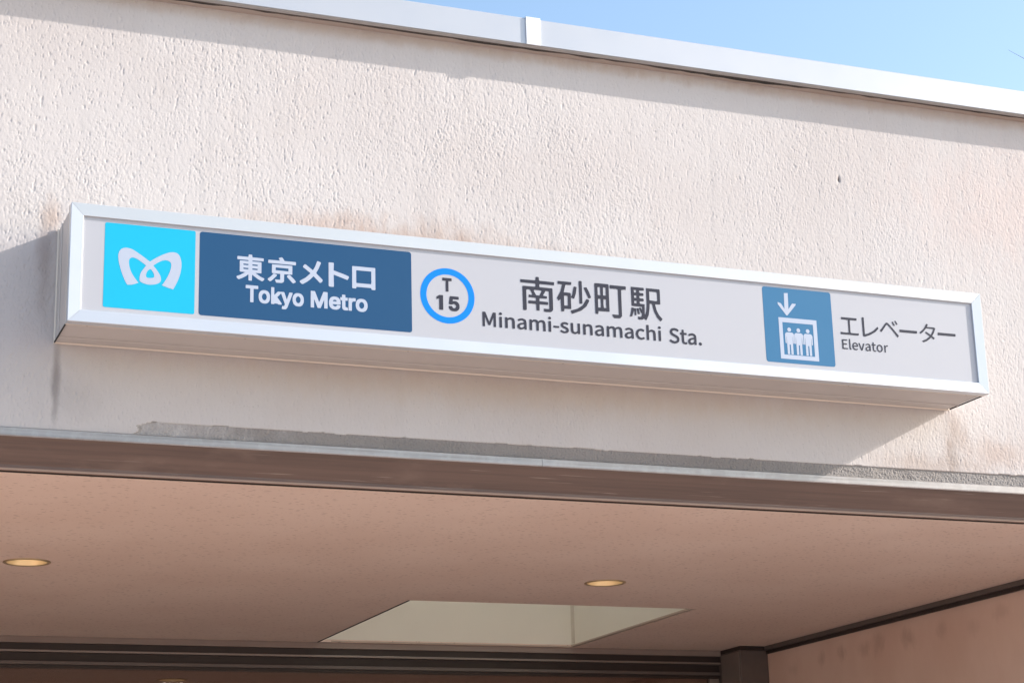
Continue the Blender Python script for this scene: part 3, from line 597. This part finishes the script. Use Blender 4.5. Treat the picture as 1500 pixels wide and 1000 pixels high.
    ('st', '駅', [[[[26295,-1302],[25632,-1302],[25630,-2059],[25595,-2383],[25530,-2562],[25514,-2527],[25530,-2069],[25315,-2063],[25283,-2023],[25289,-1951],[25459,-1940],[25494,-1915],[25494,-1842],[25459,-1807],[25302,-1806],[25283,-1770],[25289,-1698],[25459,-1688],[25494,-1662],[25494,-1590],[25473,-1554],[25315,-1554],[25283,-1518],[25290,-1446],[25494,-1437],[25528,-1410],[25513,-1302],[24878,-1302],[24884,-2178],[24920,-2198],[25392,-2203],[25387,-2365],[25315,-2224],[25207,-2290],[25135,-2278],[25107,-2311],[25171,-2559],[25249,-2563],[25272,-2527],[25230,-2347],[25243,-2299],[25315,-2466],[25376,-2527],[25350,-2635],[25315,-2677],[25168,-2671],[25178,-2779],[25207,-2808],[25387,-2801],[25459,-2747],[25566,-2812],[25601,-2779],[25705,-2563],[25760,-2275],[25782,-2020],[25893,-2023],[25970,-2347],[26110,-2635],[26284,-2815],[26386,-2707],[26373,-2671],[26231,-2527],[26150,-2383],[26105,-2278],[26056,-2059],[26057,-2023],[26284,-2019],[26313,-1987],[26313,-1338]],[[25135,-1940],[25140,-2059],[25023,-2059],[25016,-1951]],[[26143,-1446],[26168,-1482],[26172,-1842],[26105,-1876],[25782,-1858],[25782,-1446]],[[25135,-1688],[25136,-1806],[25027,-1806],[25016,-1698]],[[25135,-1436],[25135,-1550],[25028,-1551],[25017,-1446]]],[[[25091,-2311],[25064,-2286],[24992,-2299],[24956,-2275],[24868,-2275],[24829,-2527],[24776,-2671],[24812,-2700],[24884,-2694],[24992,-2381],[25021,-2635],[25099,-2612]]]]),
    ('sten', 'Minami-sunamachi', [[[[26250,-3238],[26167,-3238],[26146,-3255],[26146,-3713],[26167,-3732],[26250,-3732],[26269,-3713],[26269,-3255]]],[[[26257,-3064],[26216,-3040],[26174,-3047],[26132,-3098],[26140,-3135],[26174,-3165],[26237,-3165],[26275,-3135],[26281,-3116],[26276,-3080]]],[[[25943,-3255],[25826,-3227],[25763,-3237],[25680,-3277],[25677,-3035],[25659,-3022],[25575,-3023],[25554,-3035],[25554,-3713],[25575,-3732],[25659,-3732],[25677,-3713],[25677,-3383],[25721,-3352],[25805,-3325],[25846,-3334],[25880,-3383],[25889,-3713],[25909,-3732],[25993,-3732],[26011,-3713],[26011,-3420],[25991,-3310]]],[[[25457,-3282],[25373,-3238],[25290,-3226],[25164,-3253],[25059,-3340],[25018,-3486],[25049,-3614],[25144,-3711],[25269,-3742],[25311,-3741],[25428,-3706],[25470,-3669],[25415,-3602],[25331,-3642],[25290,-3648],[25227,-3630],[25167,-3578],[25143,-3486],[25165,-3395],[25225,-3340],[25311,-3324],[25394,-3361],[25412,-3358],[25460,-3303]]],[[[24852,-3262],[24727,-3226],[24643,-3235],[24546,-3266],[24499,-3303],[24539,-3366],[24706,-3320],[24769,-3338],[24799,-3395],[24782,-3413],[24623,-3443],[24510,-3505],[24476,-3596],[24497,-3671],[24560,-3727],[24643,-3743],[24706,-3735],[24810,-3687],[24819,-3724],[24831,-3732],[24922,-3724],[24920,-3413],[24901,-3321]],[[24790,-3495],[24800,-3505],[24801,-3578],[24790,-3606],[24727,-3639],[24664,-3650],[24604,-3614],[24603,-3578],[24623,-3547],[24685,-3514]]],[[[24302,-3255],[24212,-3229],[24170,-3229],[24086,-3256],[24024,-3300],[23961,-3243],[23878,-3227],[23794,-3240],[23731,-3278],[23711,-3247],[23690,-3238],[23627,-3238],[23606,-3255],[23606,-3713],[23627,-3732],[23711,-3732],[23729,-3713],[23729,-3383],[23815,-3332],[23857,-3328],[23878,-3333],[23913,-3365],[23926,-3420],[23927,-3713],[23940,-3732],[24045,-3730],[24049,-3402],[24073,-3365],[24128,-3333],[24170,-3326],[24212,-3340],[24240,-3383],[24253,-3731],[24358,-3732],[24369,-3713],[24369,-3420],[24346,-3310]]],[[[23401,-3262],[23276,-3226],[23192,-3235],[23095,-3266],[23048,-3303],[23088,-3366],[23255,-3320],[23318,-3338],[23348,-3395],[23331,-3413],[23171,-3443],[23059,-3505],[23025,-3596],[23046,-3671],[23109,-3727],[23192,-3743],[23255,-3735],[23359,-3687],[23368,-3724],[23380,-3732],[23471,-3724],[23469,-3413],[23450,-3321]],[[23338,-3495],[23349,-3505],[23350,-3578],[23338,-3606],[23276,-3639],[23213,-3650],[23153,-3614],[23152,-3578],[23171,-3547],[23234,-3514]]],[[[22852,-3255],[22734,-3227],[22672,-3237],[22588,-3278],[22567,-3247],[22547,-3238],[22484,-3238],[22463,-3255],[22463,-3713],[22484,-3732],[22567,-3732],[22586,-3713],[22586,-3383],[22630,-3352],[22714,-3325],[22755,-3334],[22789,-3383],[22797,-3713],[22818,-3732],[22901,-3732],[22920,-3713],[22919,-3420],[22900,-3310]]],[[[22316,-3248],[22302,-3238],[22219,-3239],[22196,-3248],[22194,-3578],[22125,-3633],[22072,-3645],[22025,-3633],[21995,-3596],[21985,-3248],[21968,-3238],[21885,-3238],[21864,-3248],[21865,-3559],[21881,-3651],[21926,-3709],[22052,-3743],[22114,-3733],[22198,-3684],[22219,-3731],[22315,-3724]]],[[[21754,-3276],[21670,-3238],[21587,-3226],[21482,-3243],[21407,-3303],[21387,-3376],[21416,-3450],[21482,-3496],[21607,-3542],[21649,-3572],[21659,-3596],[21640,-3633],[21566,-3651],[21481,-3633],[21420,-3597],[21399,-3604],[21359,-3651],[21357,-3669],[21380,-3688],[21482,-3730],[21566,-3743],[21691,-3721],[21754,-3673],[21779,-3596],[21747,-3505],[21691,-3465],[21524,-3399],[21509,-3376],[21524,-3335],[21587,-3317],[21628,-3321],[21712,-3356],[21762,-3303]]],[[[21304,-3434],[21053,-3433],[21032,-3449],[21032,-3504],[21053,-3522],[21304,-3522],[21315,-3504],[21315,-3449]]],[[[20914,-3238],[20830,-3238],[20809,-3255],[20809,-3713],[20830,-3732],[20914,-3732],[20932,-3713],[20932,-3255]]],[[[20921,-3064],[20879,-3040],[20837,-3047],[20796,-3098],[20803,-3135],[20837,-3165],[20900,-3165],[20938,-3135],[20944,-3116],[20939,-3080]]],[[[20602,-3255],[20512,-3229],[20470,-3229],[20387,-3256],[20324,-3300],[20262,-3243],[20178,-3227],[20095,-3240],[20032,-3278],[20011,-3247],[19990,-3238],[19928,-3238],[19907,-3255],[19907,-3713],[19928,-3732],[20011,-3732],[20030,-3713],[20030,-3383],[20116,-3332],[20157,-3328],[20178,-3333],[20214,-3365],[20226,-3420],[20228,-3713],[20241,-3732],[20345,-3730],[20349,-3402],[20374,-3365],[20429,-3333],[20470,-3326],[20512,-3340],[20541,-3383],[20554,-3731],[20658,-3732],[20670,-3713],[20670,-3420],[20646,-3310]]],[[[19702,-3262],[19577,-3226],[19493,-3235],[19396,-3266],[19348,-3303],[19389,-3366],[19556,-3320],[19618,-3338],[19649,-3395],[19631,-3413],[19472,-3443],[19359,-3505],[19326,-3596],[19347,-3671],[19410,-3727],[19493,-3743],[19556,-3735],[19660,-3687],[19669,-3724],[19681,-3732],[19772,-3724],[19770,-3413],[19751,-3321]],[[19639,-3495],[19650,-3505],[19651,-3578],[19639,-3606],[19577,-3639],[19514,-3650],[19454,-3614],[19453,-3578],[19472,-3547],[19535,-3514]]],[[[19152,-3255],[19035,-3227],[18972,-3237],[18889,-3278],[18868,-3247],[18847,-3238],[18785,-3238],[18764,-3255],[18764,-3713],[18785,-3732],[18868,-3732],[18887,-3713],[18887,-3383],[18931,-3352],[19014,-3325],[19056,-3334],[19090,-3383],[19098,-3713],[19119,-3732],[19202,-3732],[19220,-3713],[19220,-3420],[19201,-3310]]],[[[18600,-3238],[18517,-3238],[18496,-3255],[18496,-3713],[18517,-3732],[18600,-3732],[18619,-3713],[18619,-3255]]],[[[18607,-3064],[18566,-3040],[18524,-3047],[18482,-3098],[18490,-3135],[18524,-3165],[18586,-3165],[18625,-3135],[18631,-3116],[18626,-3080]]],[[[18339,-3086],[18319,-3075],[18214,-3076],[18196,-3090],[18026,-3514],[17858,-3090],[17838,-3076],[17776,-3075],[17734,-3075],[17713,-3090],[17713,-3713],[17734,-3732],[17818,-3732],[17827,-3713],[17827,-3365],[17838,-3322],[17978,-3658],[18047,-3666],[18074,-3658],[18214,-3319],[18225,-3347],[18224,-3713],[18235,-3732],[18319,-3732],[18339,-3722]]]]),
    ('sten', 'Sta.', [[[[28297,-3658],[28237,-3625],[28196,-3635],[28165,-3666],[28156,-3705],[28165,-3744],[28216,-3780],[28277,-3771],[28309,-3725]]],[[[27975,-3270],[27854,-3231],[27773,-3241],[27679,-3274],[27633,-3313],[27672,-3381],[27833,-3332],[27894,-3351],[27924,-3411],[27907,-3431],[27753,-3463],[27643,-3529],[27611,-3627],[27631,-3707],[27692,-3767],[27773,-3784],[27833,-3775],[27935,-3724],[27943,-3764],[27955,-3772],[28043,-3764],[28041,-3431],[28023,-3333]],[[27914,-3519],[27925,-3529],[27926,-3607],[27914,-3637],[27854,-3673],[27793,-3685],[27735,-3646],[27734,-3607],[27753,-3575],[27813,-3539]]],[[[27407,-3104],[27326,-3105],[27316,-3117],[27307,-3235],[27225,-3255],[27225,-3333],[27300,-3353],[27302,-3607],[27314,-3686],[27335,-3725],[27373,-3764],[27488,-3782],[27569,-3765],[27574,-3744],[27549,-3673],[27488,-3685],[27447,-3679],[27427,-3646],[27418,-3353],[27447,-3341],[27549,-3343],[27559,-3333],[27559,-3255],[27549,-3244],[27447,-3246],[27418,-3235],[27419,-3117]]],[[[27158,-3137],[27106,-3098],[27046,-3075],[26945,-3058],[26824,-3085],[26757,-3137],[26714,-3255],[26743,-3345],[26804,-3407],[27026,-3509],[27058,-3549],[27068,-3588],[27056,-3627],[27026,-3656],[26945,-3677],[26824,-3646],[26743,-3597],[26682,-3666],[26688,-3686],[26743,-3728],[26844,-3772],[26945,-3784],[27066,-3759],[27156,-3686],[27191,-3588],[27173,-3490],[27107,-3418],[26880,-3313],[26848,-3274],[26838,-3235],[26883,-3176],[26945,-3165],[27020,-3176],[27107,-3226],[27159,-3176],[27167,-3157]]]]),
    ('el', 'エ', [[[[36531,-1816],[36520,-1804],[35690,-1805],[35690,-1912],[36042,-1919],[36051,-1931],[36049,-2535],[35790,-2543],[35614,-2527],[35614,-2650],[35664,-2638],[36520,-2644],[36591,-2621],[36585,-2535],[36570,-2526],[36520,-2542],[36218,-2542],[36163,-2535],[36149,-2506],[36154,-1931],[36168,-1918],[36520,-1916]]]]),
    ('el', 'レ', [[[[37645,-2122],[37421,-2317],[37308,-2387],[37084,-2495],[36944,-2538],[36925,-2516],[36929,-1734],[36915,-1719],[36831,-1719],[36812,-1761],[36817,-2624],[36859,-2662],[36944,-2659],[37224,-2552],[37505,-2392],[37685,-2220],[37678,-2166]]]]),
    ('el', 'ベ', [[[[38333,-1979],[38236,-1893],[38186,-1869],[38133,-1877],[38050,-1954],[37869,-2183],[37761,-2285],[37778,-2310],[37835,-2365],[37860,-2348],[38131,-2004],[38186,-1983],[38225,-2004],[38420,-2208],[38713,-2559],[38738,-2548],[38780,-2489],[38782,-2463]]],[[[38512,-1792],[38444,-1826],[38527,-1979],[38562,-2013],[38618,-1979]]],[[[38663,-1738],[38618,-1750],[38603,-1775],[38694,-1928],[38713,-1943],[38738,-1939],[38770,-1903]]]]),
    ('el', 'ー', [[[[39819,-2156],[38842,-2156],[38842,-2285],[39793,-2282],[39822,-2256]]]]),
    ('el', 'タ', [[[[40863,-1934],[40776,-1896],[40423,-1901],[40404,-1887],[40460,-1793],[40448,-1773],[40398,-1757],[40372,-1753],[40353,-1769],[40255,-1934],[40170,-2034],[39948,-2216],[40019,-2270],[40158,-2169],[40347,-1975],[40733,-1981],[40689,-2098],[40574,-2281],[40322,-2135],[40260,-2193],[40509,-2357],[40297,-2514],[40060,-2616],[40107,-2663],[40145,-2680],[40322,-2608],[40473,-2511],[40574,-2419],[40600,-2416],[40700,-2492],[40726,-2492],[40769,-2451],[40786,-2428],[40652,-2334],[40763,-2169]]]]),
    ('el', 'ー', [[[[41976,-2129],[40977,-2129],[40977,-2259],[41949,-2255],[41979,-2230]]]]),
    ('elen', 'Elevator', [[[[38134,-3003],[38109,-2991],[38053,-2999],[37996,-3045],[37982,-2999],[37927,-3003],[37927,-3339],[37940,-3353],[37996,-3353],[38001,-3124],[38039,-3070],[38081,-3054],[38123,-3057]]],[[[37771,-3025],[37728,-3002],[37672,-2990],[37588,-3012],[37527,-3078],[37504,-3173],[37522,-3253],[37543,-3294],[37602,-3343],[37672,-3361],[37756,-3340],[37824,-3267],[37843,-3186],[37835,-3132],[37822,-3078]],[[37728,-3073],[37757,-3105],[37770,-3159],[37758,-3240],[37714,-3290],[37672,-3298],[37630,-3286],[37602,-3261],[37588,-3235],[37577,-3173],[37594,-3105],[37630,-3065],[37658,-3053],[37673,-3051]]],[[[37353,-2904],[37311,-2903],[37302,-2917],[37298,-2998],[37255,-3002],[37241,-3011],[37241,-3051],[37293,-3065],[37294,-3240],[37301,-3294],[37317,-3321],[37339,-3347],[37395,-3360],[37423,-3359],[37467,-3347],[37468,-3321],[37454,-3294],[37423,-3306],[37381,-3295],[37375,-3280],[37366,-3240],[37367,-3065],[37451,-3060],[37463,-3051],[37463,-3011],[37451,-2999],[37367,-2999],[37366,-2917]]],[[[37132,-3012],[37048,-2989],[37034,-2998],[36992,-3000],[36909,-3038],[36936,-3084],[36992,-3061],[37042,-3051],[37090,-3064],[37106,-3092],[37110,-3119],[37090,-3131],[36992,-3148],[36913,-3199],[36894,-3253],[36900,-3280],[36915,-3321],[36950,-3350],[37006,-3361],[37034,-3356],[37076,-3343],[37104,-3320],[37118,-3320],[37132,-3351],[37180,-3347],[37184,-3119],[37165,-3051]],[[37104,-3178],[37111,-3253],[37090,-3280],[37020,-3302],[36978,-3287],[36965,-3253],[36978,-3216],[37034,-3192]]],[[[36860,-3003],[36788,-3003],[36692,-3277],[36598,-3003],[36524,-3003],[36650,-3345],[36664,-3352],[36734,-3351]]],[[[36439,-3017],[36355,-2990],[36313,-3000],[36271,-3013],[36210,-3078],[36187,-3173],[36206,-3267],[36257,-3324],[36285,-3343],[36369,-3360],[36411,-3356],[36453,-3344],[36486,-3321],[36467,-3285],[36453,-3279],[36383,-3303],[36313,-3288],[36280,-3253],[36266,-3213],[36264,-3199],[36271,-3196],[36495,-3191],[36499,-3146],[36488,-3092],[36479,-3065]],[[36401,-3065],[36425,-3093],[36425,-3143],[36271,-3142],[36259,-3132],[36285,-3081],[36313,-3061],[36355,-3049],[36383,-3052]]],[[[36097,-2845],[36041,-2840],[36027,-2850],[36027,-2944],[36027,-3280],[36034,-3321],[36055,-3349],[36097,-3361],[36125,-3358],[36137,-3347],[36130,-3307],[36102,-3294],[36099,-3267]]],[[[35932,-2882],[35649,-2882],[35648,-3339],[35662,-3353],[35942,-3350],[35942,-3296],[35732,-3290],[35723,-3285],[35720,-3259],[35726,-3137],[35886,-3135],[35900,-3127],[35902,-3084],[35886,-3074],[35724,-3070],[35722,-2949],[35732,-2937],[35928,-2940],[35937,-2922]]]]),
]
par = {'jp': (nv_t, 'letter_white'), 'en': (nv_t, 'letter_white'), 'num': (rg, 'letter_dark'), 'st': (fp, 'letter_dark'), 'sten': (fp, 'letter_dark'), 'el': (fp, 'letter_dark'), 'elen': (fp, 'letter_dark')}
for grp, s, pieces in GLYPHS:
    p, mt = par[grp]
    mb = MB()
    for k_, loops in enumerate(pieces):
        mb.add(*flat([S(l) for l in loops], YP - .0008 - .0002 * (k_ % 2)))
    mb.build('lettering', M[mt], p)

# lift pictogram
gl('arrow_symbol', [S([[32716,-902],[32918,-884],[32905,-1665],[33109,-1379],[33310,-1378],[33287,-1448],[32827,-1972],[32772,-1977],[32356,-1462],[32354,-1361],[32523,-1414],[32695,-1666]])], YP - .0008, M['letter_white'], el_t)
bo, bi = S([[32345,-2105],[34339,-2079],[34354,-4063],[32336,-4067]]), S([[32529,-2314],[34127,-2315],[34159,-3871],[32533,-3855]])
x0 = (bo[0][0] + bo[3][0]) / 2; x1 = (bo[1][0] + bo[2][0]) / 2; z1 = (bo[0][1] + bo[1][1]) / 2; z0 = (bo[2][1] + bo[3][1]) / 2
X0 = (bi[0][0] + bi[3][0]) / 2; X1 = (bi[1][0] + bi[2][0]) / 2; Z1 = (bi[0][1] + bi[1][1]) / 2; Z0 = (bi[2][1] + bi[3][1]) / 2
gl('lift_symbol', [[(x0, z0), (x1, z0), (x1, z1), (x0, z1)], [(X0, Z0), (X0, Z1), (X1, Z1), (X1, Z0)]], YP - .0008, M['letter_white'], el_t)
for cx in (3.2868, 3.3349, 3.3842):
    t = -.2535; fz = -.3835
    body = []
    def P2(x, z): body.append((cx + x, z))
    # shoulders, arms, legs as one outline
    hw = .0235
    for x, z in ((-.0125, -.2785), (.0125, -.2785), (.019, -.281), (hw, -.288), (hw, -.329), (.0205, -.3325), (.0172, -.329), (.0165, -.300), (.0155, -.300), (.0150, fz), (.0035, fz), (.0030, -.3365), (-.0030, -.3365), (-.0035, fz), (-.0150, fz), (-.0155, -.300), (-.0165, -.300), (-.0172, -.329), (-.0205, -.3325), (-hw, -.329), (-hw, -.288), (-.019, -.281)):
        P2(x, z)
    v1, f1_ = flat([body], YP - .0008)
    v2, f2_ = flat([circ(cx, -.2652, .0098, 20)], YP - .0008)
    MB().add(v1, f1_).add(v2, f2_).build('passenger_symbol', M['letter_white'], el_t)

# ------------------------------------------------------------------ bare tree off to the right, one twig tip in view
tree = thing('bare_tree', (19.5, 14.0, 0.0), 'bare grey tree right of the building, one thin twig tip against the sky', 'tree')
def limb(pts, radii, nseg=7):
    v = []; f = []
    for k, (p, r) in enumerate(zip(pts, radii)):
        p = Vector(p); d = (Vector(pts[min(k + 1, len(pts) - 1)]) - Vector(pts[max(k - 1, 0)])).normalized()
        a = d.orthogonal().normalized(); b_ = d.cross(a)
        for j in range(nseg):
            t = 2 * math.pi * j / nseg; v.append(tuple(p + (a * math.cos(t) + b_ * math.sin(t)) * r))
    for k in range(len(pts) - 1):
        for j in range(nseg):
            A = k * nseg + j; Bq = k * nseg + (j + 1) % nseg; f.append((A, Bq, Bq + nseg, A + nseg))
    return v, f
base = Vector((19.5, 14.0, -GZ))
tp = [base, base + Vector((.05, .1, 2.5)), base + Vector((-.1, .05, 5.2)), base + Vector((.05, -.1, 8)), base + Vector((0, 0, 10.5)), base + Vector((.1, .1, 12.6))]
build('trunk', *limb(tp, [.24, .19, .15, .11, .06, .02], 10), M['bark'], tree, smooth=True)
rr = random.Random(11); lm = MB()
def grow(p, d, ln, r, lev):
    pts = [p]; rad = [r]; q_ = Vector(p); dd = Vector(d).normalized()
    for k in range(4):
        dd = (dd + Vector((rr.uniform(-.2, .2), rr.uniform(-.2, .2), rr.uniform(-.05, .2)))).normalized()
        q_ = q_ + dd * ln / 4; pts.append(q_.copy()); rad.append(r * (1 - .22 * (k + 1)))
        if lev < 3:
            side = Vector((rr.uniform(-1, 1), rr.uniform(-1, 1), rr.uniform(0, .7))).normalized()
            grow(q_.copy(), dd * .6 + side * .8, ln * .5, r * (1 - .22 * (k + 1)) * .6, lev + 1)
    lm.add(*limb(pts, rad, 5))
for k in range(13):
    a = k * 2.4; h = 3.6 + k * .68
    dx_, dy_ = abs(math.cos(a)) * (1 if k % 2 else .7), math.sin(a)
    grow(base + Vector((0, 0, h)), (dx_, dy_, .6), 2.6 - k * .12, .07 - k * .003, 0)
lm.build('branches', M['bark'], tree)
tw = MB()
tw.add(*limb([(19.5, 14, 6.4), (18.2, 14, 7.5), (17.0, 14, 8.18), (16.3, 14, 8.52), (15.75, 14, 8.78), (15.47, 14, 8.885)], [.05, .035, .02, .009, .0032, .0014], 5))
tw.build('twig', M['bark'], tree)
